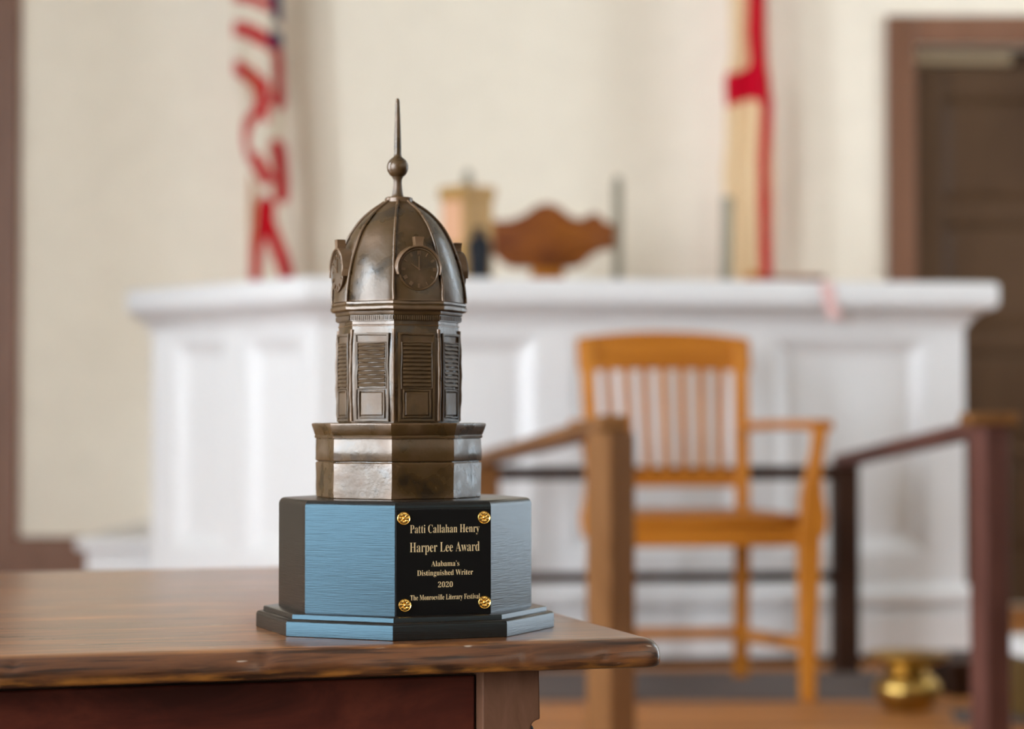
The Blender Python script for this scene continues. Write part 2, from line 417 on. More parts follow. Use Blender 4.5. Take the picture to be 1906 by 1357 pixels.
dr = struct(bpy.data.objects.new('door_1', None), 'dark brown panelled wooden door beside the white bench'); COL.objects.link(dr); dr.location = (DOOR_X0, RY1 + .10, STEP1)
DW = DOOR_X1 - DOOR_X0; DH = DOOR_TOP - STEP1
leafH = DH - .062
st = .125
MB().box(.012, st, 0, .045, 0, leafH).build('stile', M_DOOR, dr, bevel=.004)
MB().box(DW - st, DW - .012, 0, .045, 0, leafH).build('stile', M_DOOR, dr, bevel=.004)
zs = [0, .20, .52, .61, .93, 1.02, 1.40, 1.49, 1.86, leafH]
for a, b_ in zip(zs[0::2], zs[1::2]):
    MB().box(st, DW - st, 0, .045, a, b_).build('rail', M_DOOR, dr, bevel=.004)
for a, b_ in zip(zs[1:-1:2], zs[2:-1:2]):
    q = .03
    MB().loft([[(st, .02, a), (DW - st, .02, a), (DW - st, .02, b_), (st, .02, b_)], [(st + q, .012, a + q), (DW - st - q, .012, a + q), (DW - st - q, .012, b_ - q), (st + q, .012, b_ - q)]]).build('panel', M_DOOR, dr)
MB().box(0, DW, .045, .10, leafH - .03, DH).build('head_stop', M_DOOR, dr)
MB().box(-.005, DW - .48, -.02, .04, leafH + .004, leafH + .052).build('steel_header_bar', M_STEEL, dr, bevel=.004)

# platform of the witness stand and the judge's stage behind
pf = struct(bpy.data.objects.new('platform_floor', None), 'low wooden platform under the witness railing'); COL.objects.link(pf)
MB().box(-1.9, 2.6, 4.2, RY1, 0, STEP1 - .02).build('platform_base', M_CASING, pf)
y = 4.2; i = 0
while y < RY1 - .01:
    y1 = min(y + .118, RY1)
    MB().box(-1.9, 2.6, y, y1 - .003, STEP1 - .02, STEP1).build('plank', M_PLANK[(i * 7) % 3], pf)
    y = y1; i += 1
stg = struct(bpy.data.objects.new('stage_floor', None), 'white painted step of the raised stage behind the bench'); COL.objects.link(stg)
MB().box(-1.31, 1.28, 6.96, RY1, STEP1, .50).build('stage_riser', M_WHITE, stg)
MB().box(-1.34, 1.30, 6.93, RY1, .50, .535).build('stage_tread', M_WHITE, stg, bevel=.008)

# baseboard along the back wall
bb = MB().box(-1.79, -1.34, RY1 - .028, RY1, STEP1, .462).box(-1.79, -1.34, RY1 - .02, RY1, .462, .478)
struct(bb.build('baseboard_back', M_CASING), 'dark brown baseboard along the cream wall')
bb = MB().box(-1.15, DOOR_X0 - .104, RY1 - .028, RY1, .535, .70)
struct(bb.build('baseboard_stage', M_CASING), 'dark baseboard behind the bench')

# ------------------------------------------------------------------ table
TZ = .72
TA = math.radians(16.5)
tb = thing('side_table', 'worn dark wooden table with rounded edge carrying the bronze award', 'table', (.124, 1.822, TZ), TA)
# local frame: x to the right along the front edge (table extends to -x), y inward, z=0 at the top
def slab(Lx, Ly, T):
    # outline of rounded rectangle, fine steps along the front and right edges
    pts = []; r = .016
    def seg(a, b, n):
        for i_ in range(n): pts.append((a[0] + (b[0] - a[0]) * i_ / n, a[1] + (b[1] - a[1]) * i_ / n))
    def arc(cx, cy, a0, a1, n=8):
        for i_ in range(n): 
            t = a0 + (a1 - a0) * i_ / n; pts.append((cx + r * math.cos(t), cy + r * math.sin(t)))
    seg((-Lx + r, 0), (-r, 0), 420); arc(-r, r, -PI / 2, 0)
    seg((0, r), (0, Ly - r), 240); arc(-r, Ly - r, 0, PI / 2)
    seg((-r, Ly), (-Lx + r, Ly), 60); arc(-Lx + r, Ly - r, PI / 2, PI)
    seg((-Lx, Ly - r), (-Lx, r), 40); arc(-Lx + r, r, PI, 1.5 * PI)
    # profile: (inset, z) from bottom to top: flat nose, generous rounding above
    prof = [(.012, -T), (.0035, -T), (.0012, -T + .001), (.0, -T + .003), (.0, -T + .007), (.0006, -T + .0115), (.0018, -.0085), (.0036, -.0058), (.0062, -.0034), (.0095, -.0016), (.0135, -.0005), (.019, 0)]
    rings = []
    for ins, z in prof:
        ring = []
        for (x, y) in pts:
            # inset toward the centre per axis
            cx = min(max(x, -Lx + .03), -.03); cy = min(max(y, .03), Ly - .03)
            d = Vector((cx - x, cy - y)); d = d.normalized() if d.length > 1e-6 else Vector((0, 0))
            edge = 1 - min(1, ins / .019)
            wv = noise.noise(Vector((x * 9, y * 9, z * 40))) * .0012 + noise.noise(Vector((x * 45, y * 45, z * 150 + 7))) * .0006
            # dents in the front edge
            for dx, dz, sz, dep in ((-.325, -.006, .007, .0022), (-.513, -.005, .0035, .0018), (-.205, -.004, .006, .0012), (-.118, -.011, .005, .0012), (-.05, -.013, .006, .0016), (-.74, -.006, .008, .002)):
                q = ((x - dx - (z - dz) * .6) / sz) ** 2 + ((z - dz) / (sz * 1.3)) ** 2
                if y < .02: wv += dep * math.exp(-q)
            t = ins + max(0, edge) * wv
            zz = z - (abs(wv) * .25 if z > -.009 and z < 0 else 0)
            ring.append((x + d.x * t, y + d.y * t, zz))
        rings.append(ring)
    return MB().loft(rings)
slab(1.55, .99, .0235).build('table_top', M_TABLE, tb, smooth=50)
# apron boards / drawer front, rails and legs
lw = .0475; lu = .0975
AP = wood('table_rail_wood', (.030, .012, .004), (.05, .024, .008), (.08, .04, .014), (9, 25, 25), .5, .1)
MB().box(-1.55 + lu + lw, -lu - lw, .056, .076, -.040, -.0235).build('top_rail', AP, tb)
MB().box(-1.0, -lu - lw - .0015, .047, .067, -.135, -.0305).build('drawer_front', M_APRON, tb, bevel=.0015)
MB().box(-1.55 + lu + lw, -1.002, .047, .067, -.135, -.0235).build('front_apron', M_APRON, tb)
MB().box(-.115, -.095, .08, .91, -.135, -.0235).build('side_apron', M_APRON, tb)
MB().box(-1.455, -1.435, .08, .91, -.135, -.0235).build('side_apron', M_APRON, tb)
MB().box(-1.45, -.10, .92, .94, -.135, -.0235).build('back_apron', M_APRON, tb)
def leg_front_right():
    # block outline seen from the front with a scooped notch on the right side; extruded through the leg, then a taper to the floor
    x1 = -lu; x0 = -lu - lw; zb = -.0235; zn = -.0655
    out = [(x0, zb), (x1, zb), (x1 + .0008, zn)]
    for i_ in range(1, 7):
        t = i_ / 6 * PI / 2
        out.append((x1 + .0008 - .0075 * math.sin(t), zn - .005 * (1 - math.cos(t)) - .001 * i_ / 6))
    out += [(x1 - .0067, -.085), (x1, -.088), (x1, -.135), (x1 - .008, -TZ), (x0 + .008, -TZ), (x0, -.135)]
    m = MB()
    m.loft([[(x, .03, z) for x, z in out], [(x, .03 + lw, z) for x, z in out]])
    return m
lg = leg_front_right().build('leg', M_LEG, tb, bevel=.0012)
MB().lathe([(.0005, .004), (.0035, .0035), (.0052, .0015), (.0055, -.002), (.0052, -.012)], 20, Matrix.Translation((-lu - .0085, .0365, -.0745)) @ Matrix.Rotation(PI / 2, 4, 'X')).build('bolt_head', M_NAVY, lg, smooth=60)
for (x0, y0) in ((-lu - lw, .99 - .03 - lw), (-1.55 + lu, .03), (-1.55 + lu, .99 - .03 - lw)):
    m = MB(); m.loft([[(x0 + .008, y0 + .008, -TZ), (x0 + lw - .008, y0 + .008, -TZ), (x0 + lw - .008, y0 + lw - .008, -TZ), (x0 + .008, y0 + lw - .008, -TZ)],
                      [(x0, y0, -.135), (x0 + lw, y0, -.135), (x0 + lw, y0 + lw, -.135), (x0, y0 + lw, -.135)],
                      [(x0, y0, -.0235), (x0 + lw, y0, -.0235), (x0 + lw, y0 + lw, -.0235), (x0, y0 + lw, -.0235)]])
    m.build('leg', M_LEG, tb, bevel=.0012)

# ------------------------------------------------------------------ the award
TH0 = math.radians(-1.6)
OX = -.0055     # the bronze stands a little left of the block's centre
aw = thing('award_trophy', 'bronze clock-tower award on black octagonal base with engraved plaque', 'trophy', (-.091, 1.92, TZ))
def octo(R, z, n=1, bulge=0.0, ox=0.0, wob=0.0):
    r = []
    for k_ in range(8):
        a0 = TH0 + k_ * PI / 4; a1 = a0 + PI / 4
        p0 = Vector((R * math.sin(a0), -R * math.cos(a0))); p1 = Vector((R * math.sin(a1), -R * math.cos(a1)))
        am = (a0 + a1) / 2; nn = Vector((math.sin(am), -math.cos(am)))
        for i_ in range(n):
            t = i_ / n
            p = p0.lerp(p1, t) + nn * (bulge * (1 - (2 * t - 1) ** 2))
            q = Vector((p.x, p.y, z))
            if wob:
                nv = noise.noise_vector(q * 55) * wob + noise.noise_vector(q * 160 + Vector((3, 5, 1))) * (wob * .4)
                q += Vector((nv.x, nv.y, nv.z * .8))
            r.append((q.x + ox, q.y, q.z))
    return r
# wooden plinth and block
MB().loft([octo(.1262, .0), octo(.1266, .0006), octo(.1266, .0108), octo(.1262, .0122), octo(.1250, .0134), octo(.1235, .0140), octo(.1222, .0141), octo(.1214, .0136)]).build('plinth', M_BLACK, aw, smooth=28)
MB().loft([octo(.1204, .0100), octo(.1204, .0168), octo(.1200, .0176), octo(.1190, .0180)]).build('plinth_step', M_BLACK, aw, smooth=28)
fil = [octo(.1074, .0170), octo(.1074, .1045)]
for i_ in range(1, 7):
    t = i_ / 6 * PI / 2
    fil.append(octo(.1074 - .0055 * (1 - math.cos(t)), .1045 + .0055 * math.sin(t)))
MB().loft(fil).build('block', M_BLACK, aw, smooth=28)

# plaque frame: local x right along the face, y up, z out of the face
AF = TH0 + PI / 8
apo = .1074 * math.cos(PI / 8)
nF = Vector((math.sin(AF), -math.cos(AF), 0)); uF = Vector((math.cos(AF), math.sin(AF), 0))
def face_mat(nn, uu, origin):
    return Matrix(((uu.x, 0, nn.x, origin.x), (uu.y, 0, nn.y, origin.y), (uu.z, 1, nn.z, origin.z), (0, 0, 0, 1)))
PW = 2 * .1074 * math.sin(PI / 8) * .985; PT = .1032; PB = .0188
FM = face_mat(nF, uF, nF * apo)
plq = MB().box(-PW / 2, PW / 2, PB, PT, 0.00005, .0012, FM).build('plaque', M_PLAQUE, aw, bevel=.0002)
def mathbold(s):
    o = ''
    for c in s:
        if 'A' <= c <= 'Z': o += chr(0x1D400 + ord(c) - 65)
        elif 'a' <= c <= 'z': o += chr(0x1D41A + ord(c) - 97)
        elif '0' <= c <= '9': o += chr(0x1D7CE + ord(c) - 48)
        else: o += c
    return o
def lettering(s, uc, base, cap, width, off):
    cu = bpy.data.curves.new('lettering', 'FONT'); cu.body = mathbold(s).replace("'", '\u2019'); cu.offset = off; cu.extrude = .0; cu.resolution_u = 5
    to = bpy.data.objects.new('lettering', cu); COL.objects.link(to)
    bpy.context.view_layer.update()
    me = bpy.data.meshes.new_from_object(to.evaluated_get(bpy.context.evaluated_depsgraph_get()))
    bpy.data.objects.remove(to); bpy.data.curves.remove(cu)
    xs = [v.co.x for v in me.vertices]; x0, x1 = min(xs), max(xs)
    CAPH = .69
    sx = width / (x1 - x0); sy = cap / CAPH
    for v in me.vertices:
        v.co = FM @ Vector((uc + (v.co.x - (x0 + x1) / 2) * sx, PT - base + v.co.y * sy, .00126))
    me.materials.clear()
    return link('lettering', me, M_LETTER, plq)
uc = (.512 - .5) * PW
lettering('Patti Callahan Henry', uc, .0188, .0067, .0594, -.009)
lettering('Harper Lee Award', uc, .0341, .0079, .0597, -.009)
lettering("Alabama's", uc + .0004, .0458, .0044, .0240, -.006)
lettering('Distinguished Writer', uc + .0003, .0531, .0044, .0478, -.006)
lettering('2020', uc + .0005, .0628, .0044, .0127, -.006)
lettering('The Monroeville Literary Festival', uc + .0004, .0727, .0042, .0594, -.006)
# gold rosette tacks
def rosette_mesh():
    m = MB(); seg = 48; R = .0054
    def pr(j, r, petal):
        a = 2 * PI * j / seg
        return a, r
    rings = []
    for (r, h, pet) in ((R, 0, 0), (R, .0010, 0), (R * .93, .0015, 0), (R * .84, .0011, 0), (R * .66, .0019, .9), (R * .44, .0019, .9), (R * .30, .0010, .2), (R * .26, .0017, 0), (R * .16, .0024, 0), (R * .03, .0026, 0)):
        rings.append([(r * math.cos(2 * PI * j / seg), r * math.sin(2 * PI * j / seg), h - .0008 * pet * (.5 - .5 * math.cos(8 * 2 * PI * j / seg))) for j in range(seg)])
    return m.loft(rings)
for k_, (u, v) in enumerate(((.078, .0068), (.925, .0070), (.090, .0763), (.930, .0758))):
    m = rosette_mesh()
    T = FM @ Matrix.Translation(((u - .5) * PW, PT - v, .0012)) @ Matrix.Rotation(k_ * .37, 4, 'Z')
    mm = MB().add(m.v, m.f, T)
    mm.build('rosette_tack', M_GOLD, aw, smooth=50)

# bronze
WB = .00055
def bronze(prof, name, parent=None, n=8, bulge=0.0, wob=WB, smooth=35):
    return MB().loft([octo(R, z, n, bulge, OX, wob) for R, z in prof]).build(name, M_BRONZE, parent or aw, smooth=smooth)
bronze([(.0690, .1098), (.0700, .1108), (.0703, .1180), (.0704, .1300), (.0706, .1393), (.0698, .1402)], 'pedestal_lower_course')
bronze([(.0684, .1398), (.0684, .1408), (.0700, .1413), (.0706, .1422), (.0705, .1500), (.0703, .1590), (.0695, .1605)], 'pedestal_upper_course')
bronze([(.0690, .1595), (.0713, .1603), (.0716, .1618), (.0709, .1628), (.0716, .1636), (.0730, .1675), (.0743, .1712), (.0742, .1724), (.0730, .1730), (.0600, .1730), (.05, .1728)], 'pedestal_cornice')
bronze([(.0512, .1720), (.0516, .1740), (.0522, .1900), (.0527, .2100), (.0527, .2250), (.0519, .2400), (.0509, .2530), (.0507, .2590)], 'drum')
bronze([(.0505, .2535), (.0515, .2537), (.0516, .2548), (.0509, .2552)], 'drum_band', n=6)
bronze([(.0500, .2576), (.0526, .2580), (.0527, .2590), (.0527, .2628), (.0536, .2632), (.0541, .2645), (.0542, .2668), (.0535, .2676)], 'entablature')
bronze([(.0540, .2660), (.0566, .2664), (.0580, .2676), (.0583, .2694), (.0577, .2708), (.0570, .2713), (.0576, .2722), (.0574, .2740), (.0562, .2750), (.05, .2752)], 'dome_rim')
m = MB()
for k_ in range(8):
    am = TH0 + (k_ + .5) * PI / 4; nn = Vector((math.sin(am), -math.cos(am), 0)); uu = Vector((math.cos(am), math.sin(am), 0))
    T = Matrix.Translation((OX, 0, 0)) @ face_mat(nn, uu, nn * (.0527 * math.cos(PI / 8)))
    W = 2 * .0527 * math.sin(PI / 8); N = 22
    for i_ in range(N):
        x = (i_ + .5) / N * W - W / 2 + random.uniform(-.00008, .00008)
        m.box(x - .00058, x + .00058, .2588, .2624, -.0005, .0012 + random.uniform(-.0001, .0001), T)
dm = m.build('dentil_band', M_BRONZE2, aw); dm['kind'] = 'stuff'

# dome profile
DP = [(.05716, .2746), (.0558, .2892), (.0521, .3057), (.0466, .3221), (.0393, .3367), (.0274, .3505), (.0119, .3614)]
def cr(pts, n):
    P = [pts[0]] + pts + [(2 * pts[-1][0] - pts[-2][0], 2 * pts[-1][1] - pts[-2][1])]; out = []
    for i_ in range(1, len(P) - 2):
        for j in range(n):
            t = j / n; a, b_, c, d = P[i_ - 1:i_ + 3]
            out.append(tuple(.5 * (2 * b_[q] + (c[q] - a[q]) * t + (2 * a[q] - 5 * b_[q] + 4 * c[q] - d[q]) * t * t + (3 * b_[q] - a[q] - 3 * c[q] + d[q]) * t ** 3) for q in (0, 1)))
    out.append(pts[-1]); return out
dp = cr(DP, 6)
MB().loft([octo(R - .0010, z, 8, .0026 * R / .057, OX, .0003) for R, z in dp]).build('dome', M_BRONZE, aw, smooth=30)
for k_ in range(8):
    a = TH0 + k_ * PI / 4
    path = []
    for R, z in dp:
        q = Vector((R * math.sin(a), -R * math.cos(a), z)); nv = noise.noise_vector(q * 70) * .0005
        path.append((q.x + OX + nv.x, q.y + nv.y, z))
    MB().tube(path, .00125, 8).build('dome_rib', M_BRONZE, aw, smooth=60)
MB().loft([octo(.0112, .3600, 3, .0004, OX, .0002), octo(.0120, .3606, 3, .0004, OX, .0002), octo(.0121, .3640, 3, .0004, OX, .0002), octo(.0112, .3650, 3, .0004, OX, .0002)]).build('dome_cap', M_BRONZE, aw, smooth=40)
F = MB()
fp = [(.0066, .3645), (.0052, .3660), (.0046, .3680), (.0040, .3720), (.0036, .3770), (.0037, .3805), (.0046, .3822)]
for i_ in range(11):
    t = -PI / 2 + .5 + (PI - .95) * i_ / 10
    fp.append((.0092 * math.cos(t), .3909 + .0094 * math.sin(t)))
fp += [(.0034, .4004), (.0030, .4030), (.0031, .4060), (.0028, .4200), (.0024, .4320), (.0020, .4420), (.0017, .4480), (.0011, .4496), (.0003, .4500)]
rings = []
for r, z in fp:
    sx = OX - .0010 + (z - .365) * -.002
    rings.append([(sx + r * math.cos(2 * PI * j / 20), r * math.sin(2 * PI * j / 20), z) for j in range(20)])
F.loft(rings).build('finial', M_BRONZE, aw, smooth=50)

# shutters: frame, louvres, lower panel (shared meshes)
SW, SH = .0322, .0742
def mesh_of(m, name, mat, wob=.0003, smooth=40, seed=0):
    me = bpy.data.meshes.new(name)
    me.from_pydata([tuple(Vector(p) + noise.noise_vector(Vector(p) * 120 + Vector((seed, 0, 0))) * wob) for p in m.v], [], m.f)
    bm = bmesh.new(); bm.from_mesh(me); bmesh.ops.recalc_face_normals(bm, faces=bm.faces[:]); bm.to_mesh(me); bm.free()
    me.materials.append(mat); return me
fr = MB()
def rim(m, x0, x1, y0, y1, wd, z0, z1):
    """picture-frame border with a rounded top, subdivided"""
    def ring(i_, z):
        pts = []
        c = [(x0 + i_, y0 + i_), (x1 - i_, y0 + i_), (x1 - i_, y1 - i_), (x0 + i_, y1 - i_)]
        for q in range(4):
            a, b_ = c[q], c[(q + 1) % 4]
            for s_ in range(8): pts.append((a[0] + (b_[0] - a[0]) * s_ / 8, a[1] + (b_[1] - a[1]) * s_ / 8, z))
        return pts
    m.loft([ring(0, z0), ring(.0002, z1 - .0002), ring(wd * .35, z1), ring(wd * .65, z1), ring(wd - .0002, z1 - .0002), ring(wd, z0)], False, False)
rim(fr, -SW / 2, SW / 2, 0, SH, .0024, 0, .0017)
rim(fr, -.0127 - .0014, .0127 + .0014, .0272, .0668, .0014, 0, .0019)
rim(fr, -.0107 - .0018, .0107 + .0018, .0030, .0270, .0018, 0, .0019)
fr.box(-SW / 2 + .001, SW / 2 - .001, .0005, SH - .0005, -.0010, .00025)
ME_SH = [mesh_of(fr, 'shutter', M_BRONZE2, .0006, seed=i_ * 9) for i_ in range(4)]
lp = MB(); lp.loft([[(-.0105, .0052, 0), (.0105, .0052, 0), (.0105, .0250, 0), (-.0105, .0250, 0)], [(-.0105, .0052, .0008), (.0105, .0052, .0008), (.0105, .0250, .0008), (-.0105, .0250, .0008)], [(-.0096, .0061, .0015), (.0096, .0061, .0015), (.0096, .0241, .0015), (-.0096, .0241, .0015)]])
ME_LP = mesh_of(lp, 'lower_panel', M_BRONZE2, .0003)
ME_LV = []
for s_ in range(3):
    lv = MB(); N = 8; rings = []
    for i_ in range(N + 1):
        x = -.0124 + .0248 * i_ / N
        j = .00018 * math.sin(i_ * 1.3 + s_ * 2)
        rings.append([(x, 0 + j, .0002), (x, 0 + j, .0019), (x, .0006 + j, .0022), (x, .0030 + j, .0008), (x, .0030 + j, .0002)])
    lv.loft(rings); ME_LV.append(mesh_of(lv, 'louver', M_BRONZE2, .0001, seed=s_ * 3))
for me in ME_SH + [ME_LP] + ME_LV:
    for p in me.polygons: p.use_smooth = True
    me.set_sharp_from_angle(angle=math.radians(22))
for k_ in range(8):
    am = TH0 + (k_ + .5) * PI / 4; nn = Vector((math.sin(am), -math.cos(am), 0)); uu = Vector((math.cos(am), math.sin(am), 0))
    T = Matrix.Translation((OX, 0, .1738)) @ face_mat(nn, uu, nn * (.0527 * math.cos(PI / 8) - .00045)) 
    s = bpy.data.objects.new('shutter', ME_SH[k_ % 4]); COL.objects.link(s); s.parent = aw; s.matrix_local = T
    c = bpy.data.objects.new('lower_panel', ME_LP); COL.objects.link(c); c.parent = s
    for i_ in range(11):
        c = bpy.data.objects.new('louver', ME_LV[(i_ + k_) % 3]); COL.objects.link(c); c.parent = s; c.location = (0, .0294 + i_ * .00338, 0)

# corner pilasters between the shutters
for k_ in range(8):
    a = TH0 + k_ * PI / 4; path = []
    for i_ in range(15):
        z = .1745 + .0765 * i_ / 14
        R = .0512 + .0012 * math.sin(PI * i_ / 14) + .0003 * math.sin(i_ * 1.7 + k_)
        path.append((R * math.sin(a) + OX, -R * math.cos(a), z))
    MB().tube(path, .0016, 8).build('corner_bead', M_BRONZE, aw, smooth=60)

# pocket-watch clocks on four sides of the dome
CR = .0178
def clock_meshes():
    b_ = MB(); seg = 40
    # body: drum reaching back into the dome, shallow dished face
    rings = []
    for r, z in ((CR * .97, -.026), (CR * .97, -.0022), (CR * 1.0, -.0008), (CR * .985, .0003), (CR * .94, .0005), (CR * .90, -.0004), (CR * .5, -.0003), (CR * .04, -.0002)):
        rings.append([(r * math.cos(2 * PI * j / seg), r * math.sin(2 * PI * j / seg), z) for j in range(seg)])
    b_.loft(rings)
    h = MB(); rings = []
    for i_ in range(31):
        a = math.radians(-14 + 208 * i_ / 30)
        rings_ = []
        th = .0010 * min(1, (i_ + 1) / 4, (31 - i_) / 4) + .0002
        r0 = CR + .0002; r1 = CR + .0004 + th * 1.5
        for (r, z) in ((r0, -.020), (r0, .0010), ((r0 + r1) / 2, .0017), (r1, .0010), (r1, -.020)):
            rings_.append((r * math.cos(a), r * math.sin(a), z))
        rings.append(rings_)
    h.loft(rings)
    cw = MB(); z0, z1 = -.0065, .0012
    cw.loft([[(-.0034, CR + .0008, z0), (.0034, CR + .0008, z0), (.0034, CR + .0008, z1), (-.0034, CR + .0008, z1)], [(-.0033, CR + .0040, z0), (.0033, CR + .0040, z0), (.0033, CR + .0040, z1 - .0003), (-.0033, CR + .0040, z1 - .0003)], [(-.0042, CR + .0092, z0 + .0006), (.0042, CR + .0092, z0 + .0006), (.0042, CR + .0092, z1), (-.0042, CR + .0092, z1)]])
    nm = MB()
    for q in range(12):
        a = q * PI / 6; M_ = Matrix.Rotation(-a, 4, 'Z')
        n_ = (3, 1, 2, 3, 2, 1, 2, 3, 3, 2, 1, 2)[q]
        for s_ in range(n_):
            x = (s_ - (n_ - 1) / 2) * .0010
            nm.box(x - .00028, x + .00028, CR * .68, CR * .86, -.0006, .0004, M_)
    hh = MB().loft([[(-.0006, -.001, -.0004), (.0006, -.001, -.0004), (.0002, .0080, -.0004), (-.0002, .0080, -.0004)], [(-.0006, -.001, .0004), (.0006, -.001, .0004), (.0002, .0080, .0004), (-.0002, .0080, .0004)]], M=Matrix.Rotation(math.radians(57), 4, 'Z'))
    mh = MB().loft([[(-.0005, -.001, -.0004), (.0005, -.001, -.0004), (.0002, .0108, -.0004), (-.0002, .0108, -.0004)], [(-.0005, -.001, .0006), (.0005, -.001, .0006), (.0002, .0108, .0006), (-.0002, .0108, .0006)]])
    res = []
    for nme, q, sm in (('clock', b_, 35), ('clock_hood', h, 50), ('crown', cw, 20), ('numerals', nm, 20), ('hour_hand', hh, 20), ('minute_hand', mh, 20)):
        me = mesh_of(q, nme, M_BRONZE3, .00015)
        for p in me.polygons: p.use_smooth = True
        me.set_sharp_from_angle(angle=math.radians(sm)); res.append((nme, me))
    return res
CM = clock_meshes()
for k_ in range(4):
    am = AF + k_ * PI / 2; nn = Vector((math.sin(am), -math.cos(am), 0)); uu = Vector((math.cos(am), math.sin(am), 0))
    T = Matrix.Translation((OX, 0, .3005)) @ face_mat(nn, uu, nn * .0545)
    root = bpy.data.objects.new('clock', CM[0][1]); COL.objects.link(root); root.parent = aw; root.matrix_local = T
    for nme, me in CM[1:]:
        c = bpy.data.objects.new(nme, me); COL.objects.link(c); c.parent = root

# ------------------------------------------------------------------ judge's bench
BA = math.radians(8)
bench = thing('judges_bench', 'white painted panelled judge bench with overhanging cap and angled left end', 'bench', (-.524, 6.1, STEP1), BA)
BL = 1.816; wing = Vector((-.5737, .8188)); WLEN = .794
we = wing * WLEN
foot = [(0, 0), (BL, 0), (BL, .55), (we.x, .70), (we.x, we.y)]
def offset(poly, d):
    n = len(poly); out = []
    for i_ in range(n):
        p0, p1, p2 = Vector(poly[i_ - 1]), Vector(poly[i_]), Vector(poly[(i_ + 1) % n])
        e0 = (p1 - p0).normalized(); e1 = (p2 - p1).normalized()
        n0 = Vector((e0.y, -e0.x)); n1 = Vector((e1.y, -e1.x))
        b_ = (n0 + n1); b_ = b_ / (1 + n0.dot(n1))
        q = p1 + b_ * d; out.append((q.x, q.y))
    return out
def oring(d, z): return [(x, y, z) for x, y in offset(foot, d)]
CT = 1.058
MB().loft([oring(.018, .0), oring(.018, .022)]).build('dark_base_strip', M_RAILD, bench)
MB().loft([oring(.03, .022), oring(.03, .135), oring(.012, .140), oring(.012, .155), oring(.026, .158), oring(.034, .166), oring(.034, .190), oring(.026, .198), oring(.002, .215)]).build('plinth', M_WHITE, bench, smooth=25)
MB().loft([oring(-.035, .20), oring(-.035, CT - .05)]).build('carcass', M_WHITE, bench)
cap = [oring(-.01, .93), oring(.006, .935), oring(.012, .948), oring(.022, .962), oring(.038, .975), oring(.05, .980), oring(.058, .984), oring(.070, .990), oring(.075, 1.000), oring(.075, CT - .012), oring(.071, CT - .004), oring(.062, CT)]
MB().loft(cap).build('cap', M_WHITE, bench, smooth=35)
def face(o2, d2, L, panels, z0=.205, z1=.945, pz0=.299, pz1=.908):
    """stiles, rails and recessed bevelled panels on one face; o2 origin, d2 direction along, outward normal to the right of d2 reversed"""
    d3 = Vector((d2.x, d2.y, 0)); n3 = Vector((d2.y, -d2.x, 0))
    T = Matrix(((d3.x, 0, n3.x, o2[0]), (d3.y, 0, n3.y, o2[1]), (0, 1, 0, 0), (0, 0, 0, 1)))
    xs = [0] + [q for p in panels for q in p] + [L]
    for a, b_ in zip(xs[0::2], xs[1::2]):
        MB().box(a, b_, z0, z1, -.05, 0, T).build('stile', M_WHITE, bench)
    for a, b_ in panels:
        MB().box(a, b_, z0, pz0, -.05, 0, T).build('rail', M_WHITE, bench)
        MB().box(a, b_, pz1, z1, -.05, 0, T).build('rail', M_WHITE, bench)
        q = .050; g = .028
        def rr(i_, z): return [(a + i_, pz0 + i_, z), (b_ - i_, pz0 + i_, z), (b_ - i_, pz1 - i_, z), (a + i_, pz1 - i_, z)]
        MB().loft([rr(0, -.045), rr(0, -.004), rr(.006, -.004), rr(q, -g), rr(q + .004, -g)], M=T).build('panel', M_WHITE, bench)
face((0, 0), Vector((1, 0)), BL, [(.095, .600), (.692, 1.18), (1.262, 1.708)])
face((we.x, we.y), -wing, WLEN, [(.10, .37), (.46, .72)])

rb = MB()
pathr = [(1.396, -.0785, CT - .012), (1.398, -.0800, CT - .035), (1.401, -.0800, CT - .055), (1.408, -.0800, CT - .075), (1.418, -.0780, CT - .105)]
rings = [[(x - .019, y, z), (x + .019, y, z), (x + .019, y - .0015, z), (x - .019, y - .0015, z)] for x, y, z in [(1.394, -.02, CT + .001), (1.394, -.060, CT + .0015)] + pathr]
rbo = rb.loft(rings).build('ribbon', M_RIBBON, None, (-.524, 6.1, STEP1), BA); tag(rbo, 'faded pink ribbon hanging over the edge of the white bench cap', 'ribbon')

# ------------------------------------------------------------------ things on and behind the bench
BT = STEP1 + CT
def P(px, py, D): return Vector(((px - 953) * D / F_PX, D, CAM_Z + (785 - py) * D / F_PX))
# golden box with pink label
bx = thing('wooden_box', 'tall golden wooden box with pink paper label standing on white bench', 'box', (-.132, 6.62, BT), math.radians(38))
MB().box(-.055, .055, -.055, .055, 0, .265).build('body', M_BOXGOLD, bx, bevel=.003)
MB().box(-.062, .062, -.062, .062, .265, .300).build('lid', M_BOXGOLD, bx, bevel=.005)
MB().box(-.0565, -.055, -.046, .050, .13, .258).build('paper_label', M_PINKP, bx)
vs_ = thing('ink_bottle', 'dark navy bottle standing beside the golden box', 'bottle', (-.094, 6.50, BT))
MB().lathe([(.028, 0), (.031, .004), (.031, .05), (.033, .09), (.036, .115), (.033, .135), (.019, .146), (.015, .152)], 24).build('body', M_NAVY, vs_, smooth=50)
MB().lathe([(.016, .152), (.017, .156), (.017, .168), (.012, .172)], 20).build('stopper', M_NAVY, vs_, smooth=50)
